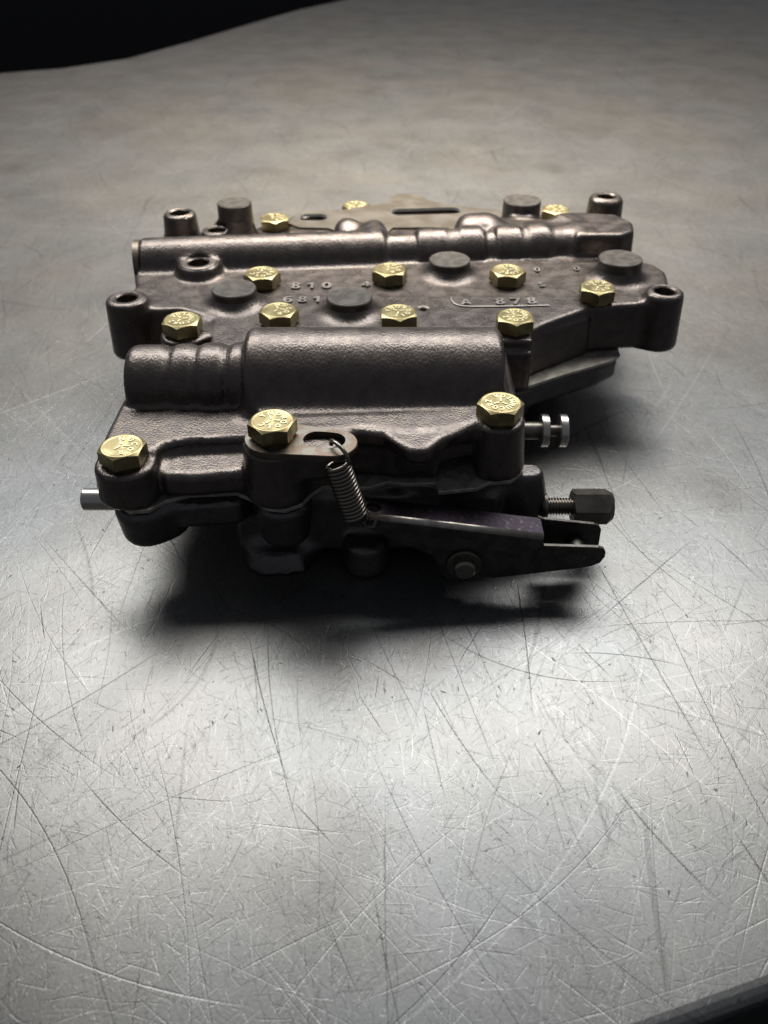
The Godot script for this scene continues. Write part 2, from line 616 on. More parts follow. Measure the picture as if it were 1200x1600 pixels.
func field_mesh() -> ArrayMesh:
	var nb := nbx * nby * nbz
	block_out.clear()
	block_out.resize(nb)
	var job := WorkerThreadPool.add_group_task(eval_block, nb, 4, true)
	WorkerThreadPool.wait_for_group_task_completion(job)
	var nx := nbx * BS
	var ny := nby * BS
	var nz := nbz * BS
	var f := PackedFloat32Array()
	f.resize(nx * ny * nz)
	for bi in nb:
		var bx := (bi % nbx) * BS
		var by := ((bi / nbx) % nby) * BS
		var bz := (bi / (nbx * nby)) * BS
		var src: PackedFloat32Array = block_out[bi]
		var one := src.size() == 1
		var q := 0
		for k in BS:
			for j in BS:
				var p := ((bz + k) * ny + by + j) * nx + bx
				for i in BS:
					f[p + i] = src[0] if one else src[q]
					q += 1
	var sy := nx
	var sz := nx * ny
	var index := PackedInt32Array()
	index.resize(nx * ny * nz)
	var vs := PackedVector3Array()
	var ns := PackedVector3Array()
	var tris := PackedInt32Array()
	var off := PackedInt32Array([0, 1, sy, sy + 1, sz, sz + 1, sz + sy, sz + sy + 1])
	var ea := PackedInt32Array([0, 2, 4, 6, 0, 1, 4, 5, 0, 1, 2, 3])
	var eb := PackedInt32Array([1, 3, 5, 7, 2, 3, 6, 7, 4, 5, 6, 7])
	for bi in nb:
		if (block_out[bi] as PackedFloat32Array).size() == 1:
			continue
		var bx2 := (bi % nbx) * BS
		var by2 := ((bi / nbx) % nby) * BS
		var bz2 := (bi / (nbx * nby)) * BS
		for k in range(bz2, mini(bz2 + BS, nz - 1)):
			for j in range(by2, mini(by2 + BS, ny - 1)):
				for i in range(bx2, mini(bx2 + BS, nx - 1)):
					var p := (k * ny + j) * nx + i
					var mask := 0
					for c in 8:
						if f[p + off[c]] < 0.0:
							mask |= 1 << c
					if mask == 0 or mask == 255:
						continue
					var v := Vector3.ZERO
					var cnt := 0
					for e in 12:
						var a := ea[e]
						var b := eb[e]
						if ((mask >> a) & 1) != ((mask >> b) & 1):
							var fa := f[p + off[a]]
							var t := fa / (fa - f[p + off[b]])
							var pa := Vector3(a & 1, (a >> 1) & 1, a >> 2)
							var pb := Vector3(b & 1, (b >> 1) & 1, b >> 2)
							v += pa.lerp(pb, t)
							cnt += 1
					v /= cnt
					# trilinear gradient inside the cell
					var u := v.x
					var w := v.y
					var s := v.z
					var f0 := f[p]
					var f1 := f[p + 1]
					var f2 := f[p + sy]
					var f3 := f[p + sy + 1]
					var f4 := f[p + sz]
					var f5 := f[p + sz + 1]
					var f6 := f[p + sz + sy]
					var f7 := f[p + sz + sy + 1]
					var g := Vector3(
						lerpf(lerpf(f1 - f0, f3 - f2, w), lerpf(f5 - f4, f7 - f6, w), s),
						lerpf(lerpf(f2 - f0, f3 - f1, u), lerpf(f6 - f4, f7 - f5, u), s),
						lerpf(lerpf(f4 - f0, f5 - f1, u), lerpf(f6 - f2, f7 - f3, u), w))
					index[p] = vs.size() + 1
					vs.append(Vector3(fx0 + (i + u) * CELL, fy0 + (j + w) * CELL, fz0 + (k + s) * CELL) * MM)
					ns.append(g.normalized())
					# quads round the three edges at this cell's low corner
					if i > 0 and j > 0 and k > 0:
						var in0 := f0 < 0.0
						for ax in 3:
							var far := f1 if ax == 0 else (f2 if ax == 1 else f4)
							if in0 == (far < 0.0):
								continue
							var d1 := sy if ax == 0 else (sz if ax == 1 else 1)
							var d2 := sz if ax == 0 else (1 if ax == 1 else sy)
							var q0 := index[p] - 1
							var q1 := index[p - d1] - 1
							var q2 := index[p - d1 - d2] - 1
							var q3 := index[p - d2] - 1
							pending.append_array([q0, q1, q2, q3, 1 if in0 else 0, p, d1, d2])
	# the quads, now that every cell has its vertex
	var q := 0
	while q < pending.size():
		var p2 := pending[q + 5]
		var a0 := index[p2] - 1
		var a1 := index[p2 - pending[q + 6]] - 1
		var a2 := index[p2 - pending[q + 6] - pending[q + 7]] - 1
		var a3 := index[p2 - pending[q + 7]] - 1
		if a0 >= 0 and a1 >= 0 and a2 >= 0 and a3 >= 0:
			if pending[q + 4] == 1:
				tris.append_array([a0, a2, a1, a0, a3, a2])
			else:
				tris.append_array([a0, a1, a2, a0, a2, a3])
		q += 8
	pending.clear()
	var arr := []
	arr.resize(Mesh.ARRAY_MAX)
	arr[Mesh.ARRAY_VERTEX] = vs
	arr[Mesh.ARRAY_NORMAL] = ns
	arr[Mesh.ARRAY_INDEX] = tris
	var am := ArrayMesh.new()
	am.add_surface_from_arrays(Mesh.PRIMITIVE_TRIANGLES, arr)
	return am

var pending := PackedInt32Array()

# ------------------------------------------------------------------ mesh helpers
func part(n: String, mesh: Mesh, m: Material, parent: Node3D, at := Vector3.ZERO) -> MeshInstance3D:
	var o := MeshInstance3D.new()
	o.name = n
	o.mesh = mesh
	o.material_override = m
	o.position = at
	parent.add_child(o, true)
	return o

func fresh() -> SurfaceTool:
	var st := SurfaceTool.new()
	st.begin(Mesh.PRIMITIVE_TRIANGLES)
	return st

# one quad, wound so that it faces along «out»
func quad(st: SurfaceTool, a: Vector3, b: Vector3, c: Vector3, d: Vector3, out: Vector3) -> void:
	tri(st, a, b, c, out)
	tri(st, a, c, d, out)

func tri(st: SurfaceTool, a: Vector3, b: Vector3, c: Vector3, out: Vector3) -> void:
	if (b - a).cross(c - a).dot(out) > 0.0:
		var t := b
		b = c
		c = t
	st.add_vertex(a * MM)
	st.add_vertex(b * MM)
	st.add_vertex(c * MM)

# a lathe about an axis: profile of [along, radius], corners sharper than 35 degrees stay sharp
func lathe(prof: Array, seg: int, axis := Vector3.UP) -> ArrayMesh:
	var st := fresh()
	var u := axis.normalized()
	var v := (Vector3.RIGHT if absf(u.x) < 0.9 else Vector3.UP).cross(u).normalized()
	var w := u.cross(v)
	for j in prof.size() - 1:
		st.set_smooth_group(j % 31 + 1)
		var y0: float = prof[j][0]
		var r0: float = prof[j][1]
		var y1: float = prof[j + 1][0]
		var r1: float = prof[j + 1][1]
		for i in seg:
			var a := TAU * i / seg
			var b := TAU * (i + 1) / seg
			var da := v * cos(a) + w * sin(a)
			var db := v * cos(b) + w * sin(b)
			var out := (da + db) * (y1 - y0) + u * (r0 - r1) * 2.0
			if r0 > 0.0001:
				tri(st, u * y0 + da * r0, u * y0 + db * r0, u * y1 + db * r1, out)
			if r1 > 0.0001:
				tri(st, u * y0 + da * r0, u * y1 + db * r1, u * y1 + da * r1, out)
	st.generate_normals()
	return st.commit()

# a plate in the plane of u and v, thickness along n, with a small bevel on the front face
func plate(outline: PackedVector2Array, o: Vector3, u: Vector3, v: Vector3, n: Vector3, thick: float, bevel: float) -> ArrayMesh:
	var st := fresh()
	var m := outline.size()
	var inner := PackedVector2Array()
	for i in m:
		var d := (outline[(i + 1) % m] - outline[(i + m - 1) % m]).normalized()
		var k := Vector2(d.y, -d.x)
		if not Geometry2D.is_point_in_polygon(outline[i] + k * 0.05, outline):
			k = -k
		inner.append(outline[i] + k * bevel)
	var idx := Geometry2D.triangulate_polygon(inner)
	st.set_smooth_group(-1)
	for q in range(0, idx.size(), 3):
		var a := inner[idx[q]]
		var b := inner[idx[q + 1]]
		var c := inner[idx[q + 2]]
		tri(st, o + u * a.x + v * a.y, o + u * b.x + v * b.y, o + u * c.x + v * c.y, n)
		tri(st, o + u * a.x + v * a.y - n * thick, o + u * b.x + v * b.y - n * thick, o + u * c.x + v * c.y - n * thick, -n)
	for i in m:
		var j := (i + 1) % m
		var mid := (outline[i] + outline[j] - inner[i] - inner[j])
		var out := u * mid.x + v * mid.y
		var A := o + u * outline[i].x + v * outline[i].y
		var B := o + u * outline[j].x + v * outline[j].y
		var C := o + u * inner[i].x + v * inner[i].y
		var D := o + u * inner[j].x + v * inner[j].y
		quad(st, C, D, B - n * bevel, A - n * bevel, out + n * 0.1)
		quad(st, A - n * bevel, B - n * bevel, B - n * (thick - bevel), A - n * (thick - bevel), out)
		quad(st, A - n * (thick - bevel), B - n * (thick - bevel), D - n * thick, C - n * thick, out - n * 0.1)
	st.generate_normals()
	return st.commit()

# a flat ring of quads between an outer and an inner loop of as many points, with thickness
func ring_plate(outer: PackedVector2Array, inner: PackedVector2Array, o: Vector3, u: Vector3, v: Vector3, n: Vector3, thick: float, bevel: float) -> ArrayMesh:
	var st := fresh()
	var m := outer.size()
	var c := Vector2.ZERO
	for p in inner:
		c += p / m
	var P := func(p: Vector2, h: float) -> Vector3: return o + u * p.x + v * p.y - n * h
	for i in m:
		var j := (i + 1) % m
		var oi := outer[i] + (c - outer[i]).normalized() * bevel
		var oj := outer[j] + (c - outer[j]).normalized() * bevel
		var out := u * (outer[i] - c).x + v * (outer[i] - c).y
		st.set_smooth_group(-1)
		quad(st, P.call(oi, 0), P.call(oj, 0), P.call(inner[j], 0), P.call(inner[i], 0), n)
		quad(st, P.call(outer[i], thick), P.call(outer[j], thick), P.call(inner[j], thick), P.call(inner[i], thick), -n)
		st.set_smooth_group(1)
		quad(st, P.call(oi, 0), P.call(oj, 0), P.call(outer[j], bevel), P.call(outer[i], bevel), out + n * out.length())
		st.set_smooth_group(2)
		quad(st, P.call(outer[i], bevel), P.call(outer[j], bevel), P.call(outer[j], thick), P.call(outer[i], thick), out)
		st.set_smooth_group(3)
		quad(st, P.call(inner[i], 0), P.call(inner[j], 0), P.call(inner[j], thick), P.call(inner[i], thick), -out)
	st.generate_normals()
	return st.commit()

func tube(points: PackedVector3Array, r: float, seg: int) -> ArrayMesh:
	var st := fresh()
	st.set_smooth_group(1)
	var m := points.size()
	var rings := []
	var side := Vector3.RIGHT
	for i in m:
		var d := (points[mini(i + 1, m - 1)] - points[maxi(i - 1, 0)]).normalized()
		side = (side - d * side.dot(d))
		if side.length() < 0.01:
			side = d.cross(Vector3(0.3, 0.9, 0.2))
		side = side.normalized()
		var up := d.cross(side)
		var ring := PackedVector3Array()
		for k in seg:
			ring.append(points[i] + (side * cos(TAU * k / seg) + up * sin(TAU * k / seg)) * r)
		rings.append(ring)
	for i in m - 1:
		for k in seg:
			var l := (k + 1) % seg
			var a: Vector3 = rings[i][k]
			var b: Vector3 = rings[i][l]
			quad(st, a, b, rings[i + 1][l], rings[i + 1][k], a + b - points[i] * 2.0)
	for e in [0, m - 1]:
		var out: Vector3 = points[e] - points[1 if e == 0 else m - 2]
		st.set_smooth_group(-1)
		for k in range(1, seg - 1):
			tri(st, rings[e][0], rings[e][k], rings[e][k + 1], out)
	st.generate_normals()
	return st.commit()

# letters standing on a face: the text runs along u, its top points along v, its relief along n
func letters(text: String, size: float, relief: float, bold := false) -> ArrayMesh:
	var tm := TextMesh.new()
	var f := SystemFont.new()
	f.font_names = PackedStringArray(["Droid Sans"])
	f.font_weight = 700 if bold else 400
	tm.font = f
	tm.font_size = 24
	tm.pixel_size = size / 24.0 * 1.35 * MM
	tm.depth = relief * MM
	tm.curve_step = 3.0
	tm.text = text
	var am := ArrayMesh.new()
	for s in tm.get_surface_count():
		am.add_surface_from_arrays(Mesh.PRIMITIVE_TRIANGLES, tm.surface_get_arrays(s))
	return am

func face_basis(u: Vector3, n: Vector3) -> Basis:
	return Basis(u.normalized(), n.cross(u).normalized(), n.normalized())

# ------------------------------------------------------------------ the valve body
func _valve_body() -> void:
	var body := Node3D.new()
	body.name = "valve_body"
	body.set_meta("label", "dark oiled cast iron valve body with yellow bolts standing on the scratched steel table")
	body.set_meta("category", "valve body")
	add_child(body)
	_upper_casting(body)
	_lower_casting(body)
	_separator(body)
	_bolts(body)
	_bracket_and_spring(body)
	_lever(body)
	_right_side(body)

const BOSSES := [[-57.1, -41.0, 58.0, 8.5], [-12.9, -33.4, 58.0, 8.6], [26.7, -69.4, 58.0, 8.4], [94.9, -65.7, 60.0, 8.8], [-68.2, -126.7, 62.0, 7.8], [63.4, -130.2, 62.0, 8.6]]

func _upper_casting(body: Node3D) -> void:
	field_reset(-114, 26, -176, 124, 72, 74)
	# plates
	slab([[-91, -34], [-77, -35], [-64, -27], [-62, 6], [36, 6], [42, -12], [52, -12], [55, -18], [59, -22], [67, -28], [74, -33], [80, -37], [101, -40], [108, -42], [115, -58], [117, -72], [114, -80], [108, -84], [104, -92], [104, -100], [-101, -100], [-103, -68], [-100, -58], [-101, -46], [-97, -36]], 33, 52, 1.6, 0.04)
	slab([[-104, -75], [-106, -120], [-101, -133], [-88, -136], [-75, -134], [-60, -141], [-46, -157], [-30, -164], [-6, -172], [3, -181], [14, -186], [26, -176], [42, -170], [60, -164], [80, -161], [100, -152], [112, -143], [113, -100], [106, -80]], 32.6, 45, 1.6, 0.02, 4.0)
	slab([[-84, 8], [-86.5, 20], [-87, 44], [-86, 54], [-70, 53.0], [-67.7, 49], [-63, 46.6], [-53, 45.5], [-38, 44.8], [-36, 0], [-70, 0]], 33, 46.5, 1.6, 0.0, 5.0)
	slab([[-71, 40], [-70, 56], [-66, 58.5], [-58, 59], [-44, 57], [-36, 52], [-36, 40]], 33, 41.5, 2.6, 0.0, 4.0)
	slab([[-40, 0], [-40, 46], [-24, 48], [-8, 46.5], [1, 47], [5, 49], [17, 48], [28, 44], [43, 40], [43, -6]], 33, 51, 1.6, 0.0, 3.0)
	slab([[-30, 45], [-27, 61], [-16, 59.5], [-11, 55.5], [-9, 46]], 40, 51, 2.5, 0.0, 2.0)
	slab([[-28, 40], [-26, 50], [-8, 48.5], [0, 50], [4, 55], [8, 59], [13, 58.5], [17, 53], [24, 48], [34, 42], [34, 36]], 45.5, 51, 1.6, 0.0, 2.0)
	# front bore
	rod(-45, 50, 16, 38.5, 50, 16, 17.6, 3.0, 6.0)
	rod(-82, 49, 15, -40, 49.2, 15, 11.2, 2.8, 4.0)
	rod(-84.5, 49, 15, -70.2, 49.2, 15, 12.3, 3.4, 1.5)
	rod(-69.8, 49, 15, -61.2, 49.2, 15, 12.6, 2.6, 1.5)
	rod(-60.8, 49, 15, -51.4, 49.4, 15, 12.9, 2.6, 1.5)
	rod(-50.8, 49, 15, -40, 49.4, 15, 13.1, 2.6, 1.5)
	# rear bore with its waist and rings
	var A := Vector3(-101, 52, -80)
	var B := Vector3(84, 52, -97)
	for s in [[0.0, 0.545, 10.2, 1.4, 3.5], [0.52, 0.80, 8.4, 1.0, 3.0], [0.62, 0.69, 10.3, 1.4, 1.6], [0.715, 0.775, 10.6, 1.6, 1.6], [0.685, 0.735, 9.6, 1.2, 1.4], [0.80, 0.862, 10.4, 1.6, 1.6], [0.85, 0.885, 9.4, 1.0, 1.4], [0.875, 0.925, 10.6, 1.6, 1.6], [0.915, 1.0, 8.6, 1.0, 2.0]]:
		var a := A.lerp(B, s[0])
		var b := A.lerp(B, s[1])
		rod(a.x, a.y, a.z, b.x, b.y, b.z, s[2], s[3], s[4])
	slab([[80, -85], [100, -85.5], [107, -91], [109, -102], [103, -113], [84, -116], [74, -112], [79, -100]], 44, 62, 1.8, 0.06, 3.0)
	slab([[62, -88], [86, -88], [90, -112], [64, -114]], 44, 59.5, 4.0, 0.1, 6.0)
	slab([[30, -104], [76, -104], [84, -114], [74, -124], [36, -126]], 44, 57, 3.0, 0.2, 5.0)
	# swellings behind the bore
	lump(-16, 56, -106, 6, 5.5, 8, 7.0)
	lump(-4, 55.5, -102, 5.5, 6.5, 9, 7.0)
	lump(37, 56, -110, 5, 5.5, 8, 7.0)
	lump(46, 55.5, -112, 6, 5.5, 8, 7.0)
	slab([[-46, -100], [-45, -154], [-20, -161], [0, -168], [4, -180], [14, -184], [22, -176], [30, -168], [57, -160], [58, -106]], 40, 46.9, 0.6, 0.0, 2.0)
	# corner posts
	post(-97.6, -37.9, 32.8, 55.5, 8.8, 8.0, 1.4, 3.0)
	post(108.2, -44.4, 32.8, 55.5, 8.4, 7.3, 1.6, 3.0)
	post(-93.8, -126.5, 32.6, 57.5, 9.5, 7.3, 1.4, 4.0)
	post(104.7, -141.7, 30, 60, 9.5, 7.9, 2.2, 3.0)
	post(-76.6, -120.9, 40, 51.6, 7.8, 7.0, 1.4, 3.0)
	post(-75.5, -69.0, 45, 57, 9.6, 8.6, 2.2, 2.5)
	# swept feet of the flat bosses
	for b in BOSSES:
		var base := 45.0 if b[1] < -100 else 50.0
		post(b[0], b[1], base, b[2] - 1.2, b[3] + 1.6, b[3] - 0.7, 0.3, 5.0)
	# bolt seats
	post(-78.0, 55.5, 32.8, 45, 9.8, 9.2, 1.2, 1.6)
	post(-32.8, 54.2, 32.8, 51, 10.2, 9.3, 1.0, 1.6)
	post(35.8, 40.5, 32.8, 51, 9.4, 7.9, 0.9, 2.0)
	post(-72.3, -15.5, 33, 52, 9, 8.4, 1.0, 2.5)
	block(-68, 44, -22, 7, 7, 8, 0, 1, 2.0)
	block(46.4, 42, -17, 6.8, 10, 7.5, 0, 1.0, 1.5)
	block(46.4, 40, -15.2, 6.8, 8.0, 7.5, 0, 1.0, 0.8)
	block(58, 40.5, -34, 18, 7.5, 10, 33, 1.0, 3.0)
	for p in [[-52.1, -139.5], [83.4, -151.8], [-14, -168]]:
		post(p[0], p[1], 33, 41.0 if p[0] == -14 else 45.2, 9, 8.4, 1.0, 2.0)
	# an arch through the front wall and pockets beside it
	rod(23, 31, 30, 23, 31, 70, 6.2, 0.2, 1.0, 1)
	rod(-12, 30, 42, -12, 30, 70, 5.2, 0.2, 1.0, 1)
	block(-9, 40.5, 54, 8, 5.0, 5.0, 0, 1.5, 1.5, 1)
	block(23, 33, 56, 5.6, 5.6, 15, 0, 2.0, 1.5, 1)
	block(24, 43, 56, 4.5, 5, 8, 0, 1.5, 1.5, 1)
	# holes
	post(-97.6, -37.9, 30, 70, 4.9, 4.9, 0.1, 0.3, 1)
	post(108.2, -44.4, 30, 70, 5.0, 5.0, 0.1, 0.3, 1)
	post(-93.8, -126.5, 30, 70, 5.3, 5.3, 0.1, 0.3, 1)
	post(104.7, -141.7, 30, 70, 5.1, 5.1, 0.1, 0.3, 1)
	post(-76.6, -120.9, 40, 70, 4.9, 4.9, 0.1, 0.3, 1)
	post(-75.5, -69.0, 45, 70, 5.4, 5.4, 0.1, 0.3, 1)
	post(15, -36, 40, 60, 1.35, 1.35, 0.1, 0.3, 1)
	block(-34.2, 43.5, -148.2, 9.0, 14.0, 7.6, 2, 0.3, 0.3, 1)
	block(20.8, 43.5, -156.6, 19.5, 14.0, 7.8, 5, 0.3, 0.3, 1)
	var up := part("upper_casting", field_mesh(), cast_mat, body)
	# turned faces of the flat bosses
	for b in BOSSES:
		var r: float = b[3]
		var h: float = b[2]
		var rings := [[-7.0, r + 0.1], [-0.35, r], [0.0, r - 0.3]]
		for q in 9:
			rings.append([-0.05 if q % 2 == 0 else 0.0, (r - 0.6) * (1.0 - q / 9.0)])
		rings.append([-0.03, 0.0])
		var m := lathe(rings, 48)
		part("machined_boss", m, machined_mat, up, Vector3(b[0], h, b[1]) * MM)
	# rims of the hollow posts
	for b in [[-97.6, -37.9, 55.6, 8.0, 3.9], [108.2, -44.4, 55.6, 7.3, 4.0], [-93.8, -126.5, 57.6, 7.2, 4.4], [104.7, -141.7, 60.1, 7.6, 4.1], [-76.6, -120.9, 51.7, 6.8, 3.9], [-75.5, -69.0, 57.1, 8.3, 4.3]]:
		var ro: float = b[3]
		var ri: float = b[4]
		var m2 := lathe([[-3.0, ro - 0.25], [-1.8, ro - 0.2], [-0.9, ro - 0.5], [-0.25, ro - 1.1], [0.0, ro - 1.9], [-0.1, ri + 0.6], [-0.6, ri], [-9.0, ri - 0.1], [-9.0, 0.0]], 40)
		part("hollow_post", m2, cast_mat, up, Vector3(b[0], b[2], b[1]) * MM)
	# raised casting marks
	var nb := Vector3.UP
	for t in [["8 1 0", -29.0, -56.0, 6.0], ["6 8 1", -31.5, -43.0, 5.6], ["A", 31.5, -40.5, 5.0], ["8 7 8", 50.5, -41.5, 6.0], ["S", 63.0, -57.0, 4.5], ["0", 63.0, -72.0, 4.0], ["0", 79.5, -73.0, 4.0], ["4", -7.5, -57.5, 5.0]]:
		var lm := part("casting_number", letters(t[0], t[3] * 0.95, 1.0, true), lit_mark_mat, up)
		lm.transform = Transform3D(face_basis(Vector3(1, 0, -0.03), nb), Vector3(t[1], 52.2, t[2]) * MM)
	var pts := PackedVector3Array()
	for p in [[26.0, -45.5], [26.0, -42.5], [27.0, -39.5], [29.0, -37.6], [33.0, -36.8], [44.0, -37.0], [63.0, -38.0]]:
		pts.append(Vector3(p[0], 52.1, p[1]))
	part("casting_underline", tube(pts, 0.55, 8), lit_mark_mat, up)
	# the flat machined face with its two slots at the back
	var face := CSGPolygon3D.new()
	face.polygon = scaled([[-46, -140], [-44.5, -146], [-43, -151], [-38, -155.5], [-30, -157.5], [-20, -158.5], [-15, -161], [-8, -164], [0, -167], [2, -172], [3, -179], [8, -182.5], [14, -183], [20, -179], [22, -172.5], [25, -170.5], [32, -166], [40, -163], [48, -160], [57, -158], [58.5, -150], [58, -134], [48, -126], [36, -126], [30, -133], [22, -134], [4, -133.5], [2, -128], [-2, -122], [-18, -122], [-22, -129], [-26, -133], [-40, -134]])
	face.depth = 1.3 * MM
	for s in [[-34.2, -147.7, 7.0, 4.6, 2.0], [20.8, -156.2, 17.4, 4.6, 5.0]]:
		var cut := CSGPolygon3D.new()
		var ps := []
		for i in 24:
			var a3 := TAU * i / 24.0
			var e := Vector2(cos(a3) * s[3], sin(a3) * s[3]) + Vector2((s[2] - s[3]) * signf(cos(a3) + 1e-4), 0)
			e = e.rotated(-deg_to_rad(s[4]))
			ps.append([s[0] + e.x, s[1] + e.y])
		cut.polygon = scaled(ps)
		cut.depth = 10 * MM
		cut.position.z = 0.003
		cut.operation = CSGShape3D.OPERATION_SUBTRACTION
		cut.name = "slot"
		face.add_child(cut)
	face.name = "slotted_face"
	face.material = plate_mat
	face.rotation_degrees = Vector3(90, 0, 0)
	face.position = Vector3(0, 46.6 * MM, 0)
	up.add_child(face)
	# end plate of the rear bore
	var pl := lathe([[-1.6, 0.0], [-1.6, 9.2], [-1.2, 9.6], [1.0, 9.6], [1.0, 0.0]], 40, Vector3(-185, 0, 17))
	part("bore_end_plate", pl, bracket_mat, up, Vector3(-102.6, 52, -79.9) * MM)

func scaled(a: Array) -> PackedVector2Array:
	var out := PackedVector2Array()
	for p in a:
		out.append(Vector2(p[0], p[1]) * MM)
	return out

func _lower_casting(body: Node3D) -> void:
	field_reset(-100, -1.5, -166, 116, 36, 82)
	slab([[-84, 30], [-80, 52], [-62, 60], [-45, 58], [-36, 46], [-10, 47], [4, 44], [18, 50], [30, 49], [43, 42], [44, -8], [54, -12], [69, -21], [84, -29], [92, -36], [94, -60], [96, -140], [60, -150], [-80, -132], [-92, -110], [-90, -40], [-80, -20]], 22, 31, 1.6, 0.0, 2.0)
	slab([[-52, 20], [-48, 48], [-44, 50], [38, 49], [42, 20], [60, -40], [80, -60], [80, -130], [-60, -130], [-70, -60]], 4, 26, 2.0, 0.05, 4.0)
	slab([[-53, 34], [-46, 55], [-40, 59], [-26, 57], [-20, 44], [-30, 16]], 0, 7, 1.5, 0.5, 6.0)
	post(-75.0, 56.0, 16.0, 31, 7.6, 9.4, 3.5, 2.0)
	post(-70, 52, 15.5, 31, 7.2, 9.4, 3.5, 3.0)
	post(-31.5, 55.0, 15.5, 31, 7.8, 9.4, 2.5, 2.0)
	post(-6, 52, 0, 12, 8, 6.5, 2.0, 3.0)
	post(60, -60, 0, 20, 10, 12, 2.0, 3.0)
	post(-50, -100, 0, 20, 10, 12, 2.0, 3.0)
	post(50, -120, 0, 20, 10, 12, 2.0, 3.0)
	slab([[36, 33], [36, 47], [47, 49], [54, 46], [56, 40], [52, 33]], 13, 31.5, 1.4, 0.2, 2.0)
	block(-34.2, 24, -148.2, 9.0, 18, 7.6, 2, 0.3, 0.3, 1)
	block(20.8, 24, -156.6, 19.5, 18, 7.8, 5, 0.3, 0.3, 1)
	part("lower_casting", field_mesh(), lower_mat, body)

func _separator(body: Node3D) -> void:
	var o := PackedVector2Array()
	for p in [[-84, 30], [-84.5, 54], [-82, 60], [-77, 64.3], [-71, 63.6], [-67, 59], [-60, 56], [-46, 55.0], [-41, 58], [-36, 62.6], [-30, 63.6], [-25, 60.5], [-22, 55], [-19, 51.5], [-10, 52.0], [-4, 52], [1, 49], [5, 50], [16, 50.0], [17, 54.5], [29, 52.5], [33, 49.4], [40, 48.6], [44.5, 44], [44.6, 38], [44, -10], [54, -11.5], [69, -20.5], [88, -30.5], [93, -36], [94, -60], [96, -132], [-60, -132], [-86, -118], [-92, -50], [-80, 0]]:
		o.append(Vector2(p[0], p[1]))
	part("separator_plate", plate(o, Vector3(0, 32.6, 0), Vector3.RIGHT, Vector3.BACK, Vector3.UP, 1.4, 0.2), gasket_mat, body)

# ------------------------------------------------------------------ bolts
func hex_head() -> ArrayMesh:
	var st := fresh()
	var ap := 6.35
	var rc := 6.05
	var h := 5.2
	var seg := 72
	for i in seg:
		var a := TAU * i / seg
		var b := TAU * (i + 1) / seg
		var da := Vector3(cos(a), 0, sin(a))
		var db := Vector3(cos(b), 0, sin(b))
		var ra := ap / cos(fposmod(a, PI / 3) - PI / 6)
		var rb := ap / cos(fposmod((a + b) * 0.5, PI / 3) - PI / 6 + (b - a) * 0.5)
		var up := Vector3.UP
		var ha := h - (ra - rc) * 0.55 - 0.05
		var hb := h - (rb - rc) * 0.55 - 0.05
		# slightly dished face inside a raised rim
		st.set_smooth_group(-1)
		tri(st, up * (h - 0.12), da * (rc - 0.7) + up * (h - 0.12), db * (rc - 0.7) + up * (h - 0.12), up)
		st.set_smooth_group(1)
		quad(st, da * (rc - 0.7) + up * (h - 0.12), db * (rc - 0.7) + up * (h - 0.12), db * (rc - 0.25) + up * h, da * (rc - 0.25) + up * h, up)
		quad(st, da * (rc - 0.25) + up * h, db * (rc - 0.25) + up * h, db * rc + up * (h - 0.06), da * rc + up * (h - 0.06), up)
		st.set_smooth_group(2)
		quad(st, da * rc + up * (h - 0.06), db * rc + up * (h - 0.06), db * rb + up * hb, da * ra + up * ha, up)
		st.set_smooth_group(3 + i / 12)
		quad(st, da * ra + up * ha, db * rb + up * hb, db * rb + up * 0.5, da * ra + up * 0.5, da + db)
		st.set_smooth_group(12)
		quad(st, da * ra + up * 0.5, db * rb + up * 0.5, db * 6.1 + up * 0.3, da * 6.1 + up * 0.3, da + db - up)
		quad(st, da * 6.1 + up * 0.3, db * 6.1 + up * 0.3, db * 6.1 - up * 0.4, da * 6.1 - up * 0.4, da + db)
	st.generate_normals()
	return st.commit()

func head_marks(text: String, step: float) -> ArrayMesh:
	var st := fresh()
	var h := 5.05
	for i in text.length():
		if text[i] == " ":
			continue
		var a := -i * step
		var out := Vector3(sin(-a), 0, -cos(a))
		out = Vector3(sin(i * step), 0, -cos(i * step))
		var u := out.cross(Vector3.UP) * -1.0
		u = Vector3.UP.cross(out) * -1.0
		var lm := letters(text[i], 1.95, 0.45, true)
		for s in lm.get_surface_count():
			st.append_from(lm, s, Transform3D(face_basis(u, Vector3.UP), (out * 3.75 + Vector3.UP * h) * MM))
	# three radial grade lines
	for k in 3:
		var ang := TAU * k / 3.0 + 0.35
		var d := Vector3(cos(ang), 0, sin(ang))
		var bar := BoxMesh.new()
		bar.size = Vector3(1.9, 0.5, 0.5) * MM
		st.append_from(bar, 0, Transform3D(Basis(d, Vector3.UP, d.cross(Vector3.UP)), (d * 1.5 + Vector3.UP * h) * MM))
	return st.commit()

